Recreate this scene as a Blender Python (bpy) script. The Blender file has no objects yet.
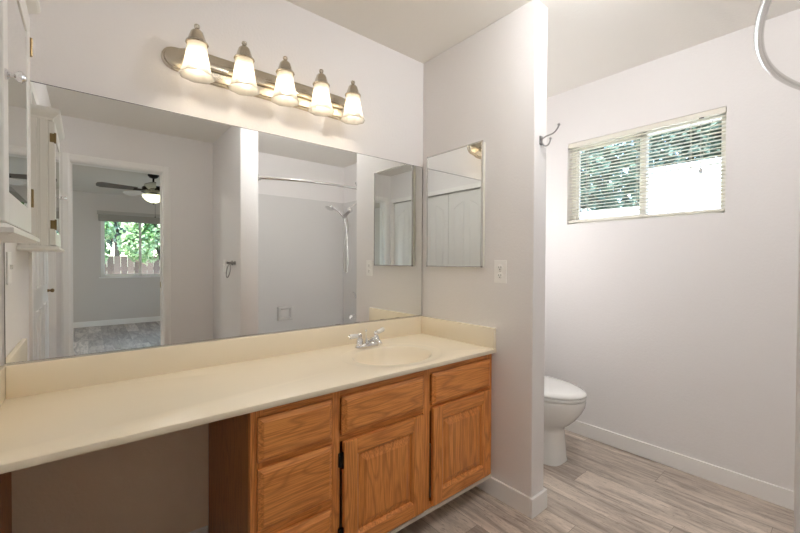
import bpy, bmesh, math, random
from mathutils import Vector, Matrix
random.seed(7)
S = bpy.context.scene
COL = S.collection
PI = math.pi

# ------------------------------------------------------------------ camera
cam_d = bpy.data.cameras.new('camera')
cam = bpy.data.objects.new('camera', cam_d); COL.objects.link(cam)
yaw, pitch, roll, foc = 0.6894, -0.0126, 0.0043, 378.3
fw = Vector((math.sin(yaw)*math.cos(pitch), math.cos(yaw)*math.cos(pitch), math.sin(pitch)))
rt = Vector((math.cos(yaw), -math.sin(yaw), 0)); up = rt.cross(fw)
r2 = rt*math.cos(roll) + up*math.sin(roll); u2 = -rt*math.sin(roll) + up*math.cos(roll)
M = Matrix((r2, u2, -fw)).transposed().to_4x4(); M.translation = Vector((-1.6145, -1.7398, 1.2068))
cam.matrix_world = M
cam_d.sensor_fit = 'HORIZONTAL'; cam_d.sensor_width = 36; cam_d.lens = foc*36/800; cam_d.clip_start = .02
S.camera = cam

# ------------------------------------------------------------------ light
W = bpy.data.worlds.new('sky'); S.world = W; W.use_nodes = True
wn = W.node_tree.nodes; wl = W.node_tree.links
sky = wn.new('ShaderNodeTexSky'); sky.sky_type = 'NISHITA'; sky.sun_disc = False
sky.sun_elevation = math.radians(52); sky.sun_rotation = math.radians(-60)
wl.new(sky.outputs[0], wn['Background'].inputs[0]); wn['Background'].inputs[1].default_value = 1.35
sd = bpy.data.lights.new('sun', 'SUN'); sd.energy = 9.0; sd.angle = .01; sd.color = (1, .95, .87)
sun = bpy.data.objects.new('sun', sd); COL.objects.link(sun)
sun.rotation_euler = Vector((.62, -.42, -.85)).to_track_quat('-Z', 'Y').to_euler()
BULB = 66.0          # emission of the vanity bulbs
CEIL_E = 12.0        # bathroom ceiling lamp
TOI_E = 31.0          # unseen wall lamp in the toilet room
HALL_FILL_E = 60.0        # unseen fill lamp added before the tub
BED_FILL_E = 55.0         # unseen fill lamp added in the bedroom
FAN_E = 1.6          # glass bowl of the fan
S.view_settings.view_transform = 'Standard'; S.view_settings.look = 'None'
S.view_settings.gamma = 1; S.view_settings.use_curve_mapping = False
S.view_settings.exposure = 0.31
S.cycles.max_bounces = 16; S.cycles.diffuse_bounces = 8; S.cycles.glossy_bounces = 8; S.cycles.transmission_bounces = 8
S.cycles.use_denoising = True; S.cycles.sample_clamp_indirect = 6

# ------------------------------------------------------------------ materials
def mat(name, col, rough=.5, metal=0, bump=None, emit=None, spec=None, coat=0):
    m = bpy.data.materials.new(name); m.use_nodes = True
    n = m.node_tree.nodes; l = m.node_tree.links; b = n['Principled BSDF']
    b.inputs['Base Color'].default_value = (*col, 1); b.inputs['Roughness'].default_value = rough
    b.inputs['Metallic'].default_value = metal; b.inputs['Coat Weight'].default_value = coat
    if spec is not None: b.inputs['Specular IOR Level'].default_value = spec
    if emit: b.inputs['Emission Color'].default_value = (*emit[0], 1); b.inputs['Emission Strength'].default_value = emit[1]
    # slight procedural variation so nothing is a flat constant
    tc = n.new('ShaderNodeTexCoord'); nz = n.new('ShaderNodeTexNoise')
    l.new(tc.outputs['Object'], nz.inputs['Vector'])
    if bump:
        nz.inputs['Scale'].default_value = bump[0]; nz.inputs['Detail'].default_value = 3
        bp = n.new('ShaderNodeBump'); bp.inputs['Strength'].default_value = bump[1]; bp.inputs['Distance'].default_value = bump[2]
        l.new(nz.outputs['Fac'], bp.inputs['Height']); l.new(bp.outputs[0], b.inputs['Normal'])
    else:
        nz.inputs['Scale'].default_value = 6
        mr = n.new('ShaderNodeMapRange'); mr.inputs[3].default_value = max(0, rough-.03); mr.inputs[4].default_value = rough+.03
        l.new(nz.outputs['Fac'], mr.inputs[0]); l.new(mr.outputs[0], b.inputs['Roughness'])
    return m

def mixc(n, l, fac, a, b, mode='MIX'):
    x = n.new('ShaderNodeMix'); x.data_type = 'RGBA'; x.blend_type = mode
    for sock, v in ((x.inputs[0], fac), (x.inputs[6], a), (x.inputs[7], b)):
        if hasattr(v, 'is_linked'): l.new(v, sock)
        elif isinstance(v, (int, float)): sock.default_value = v
        else: sock.default_value = (*v, 1)
    return x.outputs[2]

def oak(name, axis, dark=1.0):
    """red-orange oak with grain along axis (0 x, 1 y, 2 z)"""
    m = bpy.data.materials.new(name); m.use_nodes = True
    n = m.node_tree.nodes; l = m.node_tree.links; b = n['Principled BSDF']
    tc = n.new('ShaderNodeTexCoord'); oi = n.new('ShaderNodeObjectInfo')
    vm = n.new('ShaderNodeVectorMath'); vm.operation = 'SCALE'; vm.inputs[3].default_value = 7
    cb = n.new('ShaderNodeCombineXYZ')
    for i in range(3): l.new(oi.outputs['Random'], cb.inputs[i])
    l.new(cb.outputs[0], vm.inputs[0])
    ad = n.new('ShaderNodeVectorMath'); l.new(tc.outputs['Object'], ad.inputs[0]); l.new(vm.outputs[0], ad.inputs[1])
    def mp(al, ac):
        q = n.new('ShaderNodeMapping'); s = [ac]*3; s[axis] = al
        q.inputs['Scale'].default_value = s; l.new(ad.outputs[0], q.inputs['Vector']); return q.outputs[0]
    n1 = n.new('ShaderNodeTexNoise'); n1.inputs['Scale'].default_value = 1; n1.inputs['Detail'].default_value = 2; n1.inputs['Distortion'].default_value = .25
    l.new(mp(1.0, 7), n1.inputs['Vector'])
    # cathedral rings: contour lines of a stretched noise
    mu = n.new('ShaderNodeMath'); mu.operation = 'MULTIPLY'; mu.inputs[1].default_value = 30; l.new(n1.outputs['Fac'], mu.inputs[0])
    fr = n.new('ShaderNodeMath'); fr.operation = 'PINGPONG'; fr.inputs[1].default_value = 1; l.new(mu.outputs[0], fr.inputs[0])
    rp = n.new('ShaderNodeValToRGB'); l.new(fr.outputs[0], rp.inputs[0])
    rp.color_ramp.elements[0].position = .0; rp.color_ramp.elements[0].color = (1, 1, 1, 1)
    rp.color_ramp.elements[1].position = .45; rp.color_ramp.elements[1].color = (0, 0, 0, 1)
    n2 = n.new('ShaderNodeTexNoise'); n2.inputs['Scale'].default_value = 1; n2.inputs['Detail'].default_value = 4
    l.new(mp(9, 260), n2.inputs['Vector'])
    r3 = n.new('ShaderNodeValToRGB'); l.new(n2.outputs['Fac'], r3.inputs[0])
    r3.color_ramp.elements[0].position = .42; r3.color_ramp.elements[1].position = .66
    n3 = n.new('ShaderNodeTexNoise'); n3.inputs['Scale'].default_value = 1; l.new(mp(1.2, 5), n3.inputs['Vector'])
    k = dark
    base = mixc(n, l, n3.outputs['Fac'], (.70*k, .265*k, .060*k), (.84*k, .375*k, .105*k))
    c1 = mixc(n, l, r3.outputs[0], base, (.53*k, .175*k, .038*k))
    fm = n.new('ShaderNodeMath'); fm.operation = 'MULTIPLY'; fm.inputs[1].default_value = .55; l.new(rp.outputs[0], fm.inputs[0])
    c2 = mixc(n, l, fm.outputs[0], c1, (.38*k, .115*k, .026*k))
    l.new(c2, b.inputs['Base Color']); b.inputs['Roughness'].default_value = .38
    bp = n.new('ShaderNodeBump'); bp.inputs['Strength'].default_value = .12; bp.inputs['Distance'].default_value = .002
    l.new(n2.outputs['Fac'], bp.inputs['Height']); l.new(bp.outputs[0], b.inputs['Normal'])
    return m

def planks(name, tint=(1, 1, 1)):
    m = bpy.data.materials.new(name); m.use_nodes = True
    n = m.node_tree.nodes; l = m.node_tree.links; b = n['Principled BSDF']
    tc = n.new('ShaderNodeTexCoord'); sp = n.new('ShaderNodeSeparateXYZ'); l.new(tc.outputs['Object'], sp.inputs[0])
    def ma(op, a, c=None, d=None):
        q = n.new('ShaderNodeMath'); q.operation = op
        for sock, v in zip(q.inputs, (a, c, d)):
            if v is None: continue
            if isinstance(v, (int, float)): sock.default_value = v
            else: l.new(v, sock)
        return q.outputs[0]
    PW, PL = .172, 1.22
    u = ma('DIVIDE', ma('SUBTRACT', sp.outputs[0], .104), PW); row = ma('FLOOR', u)
    off = ma('FRACT', ma('MULTIPLY_ADD', row, .618, .3788))
    v = ma('ADD', ma('DIVIDE', sp.outputs[1], PL), off); cl = ma('FLOOR', v)
    tone = ma('FRACT', ma('ABSOLUTE', ma('MULTIPLY', ma('SINE', ma('ADD', ma('MULTIPLY_ADD', row, 12.9898, 1178.82), ma('MULTIPLY', cl, 78.233))), 97.31)))
    fu, fv = ma('FRACT', u), ma('FRACT', v)
    du = ma('MULTIPLY', ma('MINIMUM', fu, ma('SUBTRACT', 1, fu)), PW); dv = ma('MULTIPLY', ma('MINIMUM', fv, ma('SUBTRACT', 1, fv)), PL)
    seam = ma('LESS_THAN', ma('MINIMUM', du, dv), .0011)
    cb = n.new('ShaderNodeCombineXYZ'); l.new(ma('MULTIPLY_ADD', tone, 17, sp.outputs[1]), cb.inputs[0]); l.new(ma('MULTIPLY_ADD', tone, 9, sp.outputs[0]), cb.inputs[1])
    def nz(sx, sy, det, rough=.5, dist=0):
        q = n.new('ShaderNodeMapping'); q.inputs['Scale'].default_value = (sx, sy, 1); l.new(cb.outputs[0], q.inputs['Vector'])
        t = n.new('ShaderNodeTexNoise'); t.inputs['Scale'].default_value = 1; t.inputs['Detail'].default_value = det; t.inputs['Roughness'].default_value = rough; t.inputs['Distortion'].default_value = dist
        l.new(q.outputs[0], t.inputs['Vector']); return t.outputs['Fac']
    def ramp(v, a, c):
        r = n.new('ShaderNodeValToRGB'); l.new(v, r.inputs[0]); r.color_ramp.elements[0].position = a; r.color_ramp.elements[1].position = c; return r.outputs[0]
    t = tint; P = lambda r_, g_, b_: (r_*t[0], g_*t[1], b_*t[2])
    c = mixc(n, l, tone, P(.24, .20, .17), P(.63, .555, .487))
    g1 = nz(2.4, 15, 5, .62, 1.0)
    c = mixc(n, l, ma('MULTIPLY', ramp(g1, .42, .66), .80), c, P(.185, .15, .126))
    g2 = nz(1.7, 12, 4, .6, .8)
    c = mixc(n, l, ma('MULTIPLY', ramp(g2, .50, .74), .65), c, P(.68, .61, .54))
    g3 = nz(14, 90, 5, .7, 1.5)
    c = mixc(n, l, ma('MULTIPLY', ramp(g3, .54, .64), .60), c, P(.15, .12, .10))
    c = mixc(n, l, ma('MULTIPLY', seam, .75), c, P(.13, .108, .09))
    l.new(c, b.inputs['Base Color']); b.inputs['Roughness'].default_value = .42
    bp = n.new('ShaderNodeBump'); bp.inputs['Strength'].default_value = .15; bp.inputs['Distance'].default_value = .002
    l.new(g3, bp.inputs['Height']); l.new(bp.outputs[0], b.inputs['Normal'])
    return m

def leafmat(name, c1, c2):
    m = bpy.data.materials.new(name); m.use_nodes = True
    n = m.node_tree.nodes; l = m.node_tree.links; b = n['Principled BSDF']
    tc = n.new('ShaderNodeTexCoord'); t = n.new('ShaderNodeTexNoise'); t.inputs['Scale'].default_value = 3; t.inputs['Detail'].default_value = 4
    l.new(tc.outputs['Object'], t.inputs['Vector'])
    r = n.new('ShaderNodeValToRGB'); l.new(t.outputs['Fac'], r.inputs[0]); r.color_ramp.elements[0].position = .4; r.color_ramp.elements[1].position = .62
    r.color_ramp.elements[0].color = (*c1, 1); r.color_ramp.elements[1].color = (*c2, 1)
    l.new(r.outputs[0], b.inputs['Base Color']); b.inputs['Roughness'].default_value = .6
    return m

def glassmat(name):
    m = bpy.data.materials.new(name); m.use_nodes = True
    n = m.node_tree.nodes; l = m.node_tree.links; n.remove(n['Principled BSDF'])
    tr = n.new('ShaderNodeBsdfTransparent'); tr.inputs[0].default_value = (.93, .96, .95, 1)
    gl = n.new('ShaderNodeBsdfGlossy'); gl.inputs['Roughness'].default_value = .01
    mx = n.new('ShaderNodeMixShader'); fr = n.new('ShaderNodeFresnel'); fr.inputs[0].default_value = 1.45
    l.new(fr.outputs[0], mx.inputs[0]); l.new(tr.outputs[0], mx.inputs[1]); l.new(gl.outputs[0], mx.inputs[2])
    l.new(mx.outputs[0], n['Material Output'].inputs[0]); return m

def translucent(name, col, k):
    m = bpy.data.materials.new(name); m.use_nodes = True
    n = m.node_tree.nodes; l = m.node_tree.links; b = n['Principled BSDF']
    b.inputs['Base Color'].default_value = (*col, 1); b.inputs['Roughness'].default_value = .45
    tr = n.new('ShaderNodeBsdfTranslucent'); tr.inputs[0].default_value = (*col, 1)
    mx = n.new('ShaderNodeMixShader'); mx.inputs[0].default_value = k
    l.new(b.outputs[0], mx.inputs[1]); l.new(tr.outputs[0], mx.inputs[2]); l.new(mx.outputs[0], n['Material Output'].inputs[0]); return m

def shademat(name, col, dcol):
    """frosted lamp glass: lets the bulb's light through and scatters it"""
    m = bpy.data.materials.new(name); m.use_nodes = True
    n = m.node_tree.nodes; l = m.node_tree.links; n.remove(n['Principled BSDF'])
    tr = n.new('ShaderNodeBsdfTranslucent'); tr.inputs[0].default_value = (*col, 1)
    df = n.new('ShaderNodeBsdfDiffuse'); df.inputs[0].default_value = (*dcol, 1)
    gl = n.new('ShaderNodeBsdfGlossy'); gl.inputs['Roughness'].default_value = .25
    a = n.new('ShaderNodeMixShader'); a.inputs[0].default_value = .22; l.new(tr.outputs[0], a.inputs[1]); l.new(df.outputs[0], a.inputs[2])
    c = n.new('ShaderNodeMixShader'); c.inputs[0].default_value = .06; l.new(a.outputs[0], c.inputs[1]); l.new(gl.outputs[0], c.inputs[2])
    tp = n.new('ShaderNodeBsdfTransparent'); d = n.new('ShaderNodeMixShader'); d.inputs[0].default_value = .27
    l.new(c.outputs[0], d.inputs[1]); l.new(tp.outputs[0], d.inputs[2]); l.new(d.outputs[0], n['Material Output'].inputs[0]); return m

WALL = mat('painted_drywall', (.83, .808, .80), .6, bump=(95, .25, .004))
CEILM = mat('painted_ceiling', (.86, .835, .79), .8, bump=(70, .3, .004))
TRIM = mat('white_trim_paint', (.90, .885, .865), .35)
WHITE = mat('white_cabinet_paint', (.82, .81, .78), .35)
DOORM = mat('white_door_paint', (.78, .77, .75), .4)
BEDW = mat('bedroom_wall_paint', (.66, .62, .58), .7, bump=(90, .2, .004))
MARB = mat('almond_cultured_marble', (.89, .80, .635), .24)
MIRR = mat('mirror_silver', (.92, .935, .925), .0, 1); MIRR.node_tree.nodes['Map Range'].inputs[3].default_value = 0; MIRR.node_tree.nodes['Map Range'].inputs[4].default_value = .002
MEDGE = mat('dark_mirror_edge', (.10, .10, .095), .4, .5)
CHROME = mat('polished_chrome', (.82, .82, .83), .08, 1)
NICKEL = mat('brushed_nickel', (.60, .55, .46), .26, 1)
STEEL = mat('satin_steel', (.66, .65, .63), .22, 1)
DSTEEL = mat('dark_satin_steel', (.36, .35, .34), .3, 1)
BRASS = mat('antique_brass', (.24, .17, .08), .35, 1)
GOLD = mat('yellow_brass', (.75, .52, .18), .25, 1)
BLACKM = mat('black_iron', (.02, .018, .016), .4, .6)
PORC = mat('white_porcelain', (.84, .84, .82), .08, coat=.4)
TUBM = mat('glossy_white_acrylic', (.72, .71, .70), .09)
PLAST = mat('white_plastic', (.93, .92, .90), .35)
DARK = mat('dark_slot', (.02, .02, .02), .6)
CREAMFR = mat('cream_metal_frame', (.74, .72, .64), .35, 0)
VINYL = mat('white_vinyl', (.92, .91, .86), .35)
SLATM = mat('cream_blind_rail', (.80, .77, .68), .45)
SLATT = translucent('cream_blind_slat', (.94, .92, .85), .5)
CORDM = mat('white_cord', (.75, .73, .68), .8)
TASS = mat('clear_grey_tassel', (.5, .5, .5), .3)
GLASS = glassmat('window_glass')
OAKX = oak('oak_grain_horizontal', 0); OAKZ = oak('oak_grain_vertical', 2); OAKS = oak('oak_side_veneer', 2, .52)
RAW = mat('pale_raw_board_edge', (.74, .70, .60), .7)
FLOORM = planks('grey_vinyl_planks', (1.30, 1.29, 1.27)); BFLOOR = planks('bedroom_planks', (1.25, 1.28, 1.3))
SHADE = shademat('frosted_lamp_glass', (.66, .64, .60), (.86, .84, .80))
BULBM = mat('warm_bulb', (.9, .8, .6), .4, emit=((1, .84, .63), BULB))
FANBLADE = mat('grey_fan_blade', (.16, .14, .12), .5)
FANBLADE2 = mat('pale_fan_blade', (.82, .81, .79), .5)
BRONZE = mat('dark_bronze', (.025, .02, .016), .4, .7)
DIFFU = mat('lamp_diffuser', (.9, .9, .85), .5, emit=((1, .985, .975), CEIL_E))
DIFFT = mat('lamp_diffuser_toilet', (.9, .9, .85), .5, emit=((1, .99, .99), TOI_E))
DIFFH = mat('fill_diffuser_hall', (.9, .9, .85), .5, emit=((1, .99, .99), HALL_FILL_E))
DIFFB = mat('fill_diffuser_bedroom', (.9, .9, .85), .5, emit=((1, .93, .84), BED_FILL_E))
BOWL = mat('glowing_alabaster', (.85, .83, .6), .4, emit=((.98, .97, .66), FAN_E))
STUCCO = mat('white_stucco', (.80, .80, .78), .9, bump=(40, .3, .01))
EAVE = mat('grey_green_eave', (.10, .13, .11), .8)
FENCE = mat('weathered_fence_wood', (.30, .21, .18), .85, bump=(30, .3, .005))
_n, _l = FENCE.node_tree.nodes, FENCE.node_tree.links
_oi = _n.new('ShaderNodeObjectInfo'); _l.new(mixc(_n, _l, _oi.outputs['Random'], (.20, .14, .12), (.42, .30, .26)), _n['Principled BSDF'].inputs['Base Color'])
BARK = mat('bark', (.09, .07, .05), .9)
SOIL = mat('pale_gravel', (.50, .47, .40), .95)
LEAF = leafmat('shrub_leaf', (.20, .36, .12), (.62, .74, .45)); LEAFD = leafmat('dark_tree_leaf', (.022, .055, .038), (.075, .13, .09))
BLUEG = mat('blue_grey_glass_edge', (.35, .42, .47), .3)

# ------------------------------------------------------------------ mesh helpers
class MB:
    def __init__(s): s.b = bmesh.new()
    def box(s, x0, x1, y0, y1, z0, z1, bev=0, seg=2):
        v = [s.b.verts.new(p) for p in ((x0,y0,z0),(x1,y0,z0),(x1,y1,z0),(x0,y1,z0),(x0,y0,z1),(x1,y0,z1),(x1,y1,z1),(x0,y1,z1))]
        f = [s.b.faces.new([v[i] for i in q]) for q in ((3,2,1,0),(4,5,6,7),(0,1,5,4),(1,2,6,5),(2,3,7,6),(3,0,4,7))]
        if bev:
            e = list({e for q in f for e in q.edges})
            bmesh.ops.bevel(s.b, geom=e, offset=bev, segments=seg, affect='EDGES', profile=.5)
        return s
    def loft(s, rings, cap0=True, cap1=True, closed=True):
        R = [[s.b.verts.new(p) for p in r] for r in rings]; n = len(R[0])
        for a, c in zip(R, R[1:]):
            for i in range(n if closed else n-1):
                j = (i+1) % n
                s.b.faces.new((a[i], a[j], c[j], c[i]))
        if cap0: s.b.faces.new(R[0][::-1])
        if cap1: s.b.faces.new(R[-1])
        return s
    def lathe(s, prof, c=(0,0,0), n=24, ax=(0,0,1), cap0=True, cap1=True, mod=None):
        q = Vector((0,0,1)).rotation_difference(Vector(ax)); c = Vector(c); rings = []
        for r, z in prof:
            ring = []
            for i in range(n):
                a = 2*PI*i/n; k = r*(mod(a, z) if mod else 1)
                ring.append(c + q @ Vector((k*math.cos(a), k*math.sin(a), z)))
            rings.append(ring)
        return s.loft(rings, cap0, cap1)
    def tube(s, pts, r, n=10, cap=True):
        pts = [Vector(p) for p in pts]; rr = r if isinstance(r, (list, tuple)) else [r]*len(pts)
        rings = []; prev = None
        for i, p in enumerate(pts):
            t = (pts[min(i+1, len(pts)-1)] - pts[max(i-1, 0)]).normalized()
            if prev is None:
                a = Vector((0,0,1)) if abs(t.z) < .9 else Vector((1,0,0)); u = t.cross(a).normalized()
            else:
                u = (prev - t*prev.dot(t)).normalized()
            prev = u; w = t.cross(u)
            rings.append([p + (u*math.cos(2*PI*k/n) + w*math.sin(2*PI*k/n))*rr[i] for k in range(n)])
        return s.loft(rings, cap, cap)
    def ball(s, c, r, sc=(1,1,1), seg=16):
        m = Matrix.Translation(c) @ Matrix.Diagonal((*sc, 1))
        bmesh.ops.create_uvsphere(s.b, u_segments=seg, v_segments=max(6, seg//2+2), radius=r, matrix=m); return s
    def prism(s, poly, fn, t0, t1):
        """extrude a 2-D polygon: fn(u, v, t) -> point"""
        a = [s.b.verts.new(fn(u, v, t0)) for u, v in poly]; c = [s.b.verts.new(fn(u, v, t1)) for u, v in poly]
        n = len(poly)
        s.b.faces.new(a[::-1]); s.b.faces.new(c)
        for i in range(n):
            j = (i+1) % n; s.b.faces.new((a[i], a[j], c[j], c[i]))
        return s
    def build(s, name, m, parent=None, smooth=False, loc=None, angle=40):
        bmesh.ops.recalc_face_normals(s.b, faces=s.b.faces)
        me = bpy.data.meshes.new(name); 
        if loc is not None:
            for v in s.b.verts: v.co -= Vector(loc)
        s.b.to_mesh(me); s.b.free(); me.materials.append(m)
        if smooth:
            me.polygons.foreach_set('use_smooth', [True]*len(me.polygons))
            me.set_sharp_from_angle(angle=math.radians(angle))
        o = bpy.data.objects.new(name, me); COL.objects.link(o)
        if loc is not None: o.location = loc
        if parent:
            o.parent = parent
            if loc is None: o.matrix_parent_inverse = Matrix.Translation(-Vector(parent_loc(parent)))
        return o

def catmull(P, n=8):
    P = [Vector(p) for p in P]; Q = [P[0]*2-P[1]]+P+[P[-1]*2-P[-2]]; out = []
    for i in range(1, len(Q)-2):
        for k in range(n):
            t = k/n; a, b, c, d_ = Q[i-1], Q[i], Q[i+1], Q[i+2]
            out.append(.5*((2*b)+(c-a)*t+(2*a-5*b+4*c-d_)*t*t+(3*b-a-3*c+d_)*t**3))
    return out+[P[-1]]
def parent_loc(p):
    v = Vector(p.location)
    q = p.parent
    return v   # children are modelled in world coordinates; roots carry the offset

def tag(o, label, cat, group=None, kind=None):
    o['label'] = label; o['category'] = cat
    if group: o['group'] = group
    if kind: o['kind'] = kind
    return o
def thing(name, label, cat, loc=(0,0,0), group=None):
    o = bpy.data.objects.new(name, None); COL.objects.link(o); o.location = loc; o.empty_display_size = .05
    return tag(o, label, cat, group)
def struct(o): o['kind'] = 'structure'; return o

# ------------------------------------------------------------------ structure: bathroom shell
H = 2.44; T = .12; LX = -1.838
struct(MB().box(-2.6, 1.17, -2.66, .12, -.06, 0).build('floor', FLOORM))
struct(MB().box(-2.6, 1.17, -2.72, .12, H, H+.06).build('ceiling', CEILM))
struct(MB().box(-2.6, 1.168, 0, T, 0, H).build('wall_back', WALL))
struct(MB().box(LX+.002, -1.228, -.004, 0, 0, .742).build('wall_knee_shade', mat('warm_shade_drywall', (.84, .67, .52), .6, bump=(95, .25, .004))))  # thin sheet on the back wall, warm shade under the counter painted in
struct(MB().box(0, .11, -.767, 0, 0, H, .005, 3).build('wall_partition', WALL, smooth=True))
X2 = 1.048; WY0, WY1, WZ0, WZ1 = -.399, -1.275, 1.48, 2.0565
w = MB()
w.box(X2, X2+T, WY0, 0, 0, H); w.box(X2, X2+T, -2.72, WY1, 0, H); w.box(X2, X2+T, WY1, WY0, 0, WZ0); w.box(X2, X2+T, WY1, WY0, WZ1, H)
struct(w.build('wall_right', WALL))
struct(MB().box(LX-.1, LX, -.90, 0, 0, H).build('wall_left', WALL))
struct(MB().box(LX-.1, LX, -2.57, -.90, 2.05, H).build('wall_closet_header', WALL))
struct(MB().box(LX-.1, LX, -2.6, -2.57, 0, H).build('wall_closet_end', WALL))
struct(MB().box(-2.6, -2.5, -2.6, 0, 0, H).build('wall_closet_rear', WALL))
DX0, DX1, DZ = -1.746, -1.034, 2.076
w = MB(); w.box(-2.6, DX0, -2.72, -2.6, 0, H); w.box(DX1, X2+T, -2.72, -2.6, 0, H); w.box(DX0, DX1, -2.72, -2.6, DZ, H)
struct(w.build('wall_rear', WALL))
PX0, PX1, PY = -.600, -.447, -1.668
struct(MB().box(PX0, PX1, -2.6, PY, 0, H, .005, 3).build('wall_tub', WALL, smooth=True))
FX = .985
struct(MB().box(FX, X2, -2.6, -1.70, 0, H).build('wall_plumbing', WALL))

# baseboards
bh = .0928; bt = .013
def base(name, *boxes):
    m = MB()
    for q in boxes: m.box(*q, .003, 2)
    struct(m.build(name, TRIM))
base('baseboard_partition', (-bt, .11+bt, -.767-bt, -.767, 0, bh), (-bt, 0, -.767, -.002, 0, bh), (.11, .11+bt, -.767, -.002, 0, bh))
base('baseboard_right', (X2-bt, X2, -1.70, -.002, 0, bh))
base('baseboard_back', (-1.80, -1.23, -bt, -.004, 0, bh), (.125, X2-bt, -bt, 0, 0, bh))
base('baseboard_rear', (-.98, PX0-.001, -2.6, -2.6+bt, 0, bh))
base('baseboard_tub', (PX0-bt, PX0, -2.585, PY+bt, 0, bh), (PX0, PX1, PY, PY+bt, 0, bh))
base('baseboard_left', (LX, LX+bt, -.845, -.58, 0, bh))

# door casing of the bedroom doorway (bathroom side) and jamb
def casing(name, fn, u0, u1, top, wd=.06):
    m = MB(); prof = ((0, 0), (0, .012), (.012, .018), (.045, .016), (wd, .009), (wd, 0))   # (across, out)
    m.prism([(u0-a, b) for a, b in prof], lambda u, v, t: fn(u, v, t), 0, top+wd)
    m.prism([(u1+a, b) for a, b in prof], lambda u, v, t: fn(u, v, t), 0, top+wd)
    m.prism([(top+a, b) for a, b in prof], lambda u, v, t: fn(t, v+.0005, u), u0, u1)
    return struct(m.build(name, TRIM))
casing('trim_1', lambda u, v, t: (u, -2.6+v, t), DX0+.012, DX1-.012, DZ-.012)
w = MB(); w.box(DX0-.001, DX0+.016, -2.725, -2.597, 0, DZ); w.box(DX1-.016, DX1+.001, -2.725, -2.597, 0, DZ); w.box(DX0, DX1, -2.725, -2.597, DZ-.016, DZ+.001)
w.box(DX1-.028, DX1-.016, -2.69, -2.655, 0, DZ-.016); w.box(DX0+.016, DX0+.028, -2.69, -2.655, 0, DZ-.016)
jamb = struct(w.build('trim_2', TRIM))
sp = MB().box(DX1-.0305, DX1-.0275, -2.687, -2.658, .94, 1.0, .001).build('strike_plate', GOLD, jamb); sp['label'] = 'brass strike plate'
# casing round the closet opening
m = MB(); m.box(LX, LX+.012, -.90, -.846, 0, 2.10); m.box(LX, LX+.012, -2.598, -2.57, 0, 2.10); m.box(LX, LX+.012, -2.57, -.90, 2.05, 2.10)
m.box(LX-.1, LX, -.912, -.90, 0, 2.05); m.box(LX-.1, LX, -2.57, -2.560, 0, 2.05)
struct(m.build('trim_3', TRIM))

# closet doors, two tall arched panels over two lower ones
def arch_door(name, y0, y1, x, z1, knob_y):
    th = .034
    d = MB(); d.box(x-th, x, y1, y0, .012, z1, .002, 1)
    wd = y0-y1; st = wd*.15; mid = (y0+y1)/2; pw = (wd-3*st)/2
    def panel(ya, yb, za, zb, arch):
        # raised field with a sloped moulding, arch: rise towards the door middle
        def outline(k):
            a, c = ya-k, yb+k
            pts = [(a, za+k), (c, za+k)]
            N = 8
            for i in range(N+1):
                y = c+(a-c)*i/N
                f = (1-abs(y-mid)/(wd/2-st))
                pts.append((y, zb-k+(arch*math.sin(max(0, min(1, f))*PI/2) if arch else 0)))
            return pts
        r = [[(x+h, y, z) for y, z in outline(k)] for k, h in ((0, .0002), (.006, .007), (.018, .001), (.030, .006))]
        d.loft(r, False, True)
    for s in (0, 1):
        ya = y0-st-s*(pw+st)
        panel(ya, ya-pw, 1.02, z1-.19, .09)
        panel(ya, ya-pw, .16, .88, 0)
    o = struct(d.build(name, DOORM))
    if knob_y is None: return o
    k = MB().lathe(((.012, 0), (.010, .012), (.008, .016), (.015, .026), (.016, .034), (.008, .042)), (x+.0005, knob_y, .96), 16, (1, 0, 0)).build('knob', BRASS, o, True)
    k['label'] = 'brass knob'
    return o
arch_door('door_1', -.916, -1.494, -1.872, 2.04, None)
arch_door('door_2', -1.500, -2.024, -1.872, 2.04, None)
arch_door('door_3', -2.030, -2.556, -1.872, 2.04, -2.47)

# ------------------------------------------------------------------ window_1 (toilet room)
def window(name, fn, a0, a1, z0, z1, mull, fr=.04):
    """fn(a, d, z): a along the wall, d depth outwards"""
    def bx(m, aa, ab, da, db, za, zb):
        p, q = fn(aa, da, za), fn(ab, db, zb)
        m.box(min(p[0], q[0]), max(p[0], q[0]), min(p[1], q[1]), max(p[1], q[1]), za, zb, .002, 1)
    m = MB()
    bx(m, a0, a1, .0, .05, z0, z0+fr*.8); bx(m, a0, a1, .0, .05, z1-fr, z1); bx(m, a0, a0+fr, .0, .05, z0, z1); bx(m, a1-fr, a1, .0, .05, z0, z1)
    bx(m, mull-.013, mull+.013, .0, .05, z0, z1)
    root = struct(m.build(name, VINYL))
    s = MB(); lo, hi = a0+fr, mull-.013
    f2 = .015
    bx(s, lo, hi, .012, .034, z0+fr*.8, z0+fr*.8+f2); bx(s, lo, hi, .012, .034, z1-fr-f2, z1-fr); bx(s, lo, lo+f2, .012, .034, z0+fr*.8, z1-fr); bx(s, hi-f2, hi, .012, .034, z0+fr*.8, z1-fr)
    sash = s.build('sash', VINYL, root)
    for k, (u, v, dd) in enumerate(((lo+f2, hi-f2, .022), (mull+.013, a1-fr, .036))):
        g = MB(); bx(g, u, v, dd, dd+.003, z0+fr*.8, z1-fr); g.build('pane', GLASS, root)
    return root
window('window_1', lambda a, d, z: (X2+.068+d, -a, z), .399, 1.275, WZ0, WZ1, .862, .032)

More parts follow.
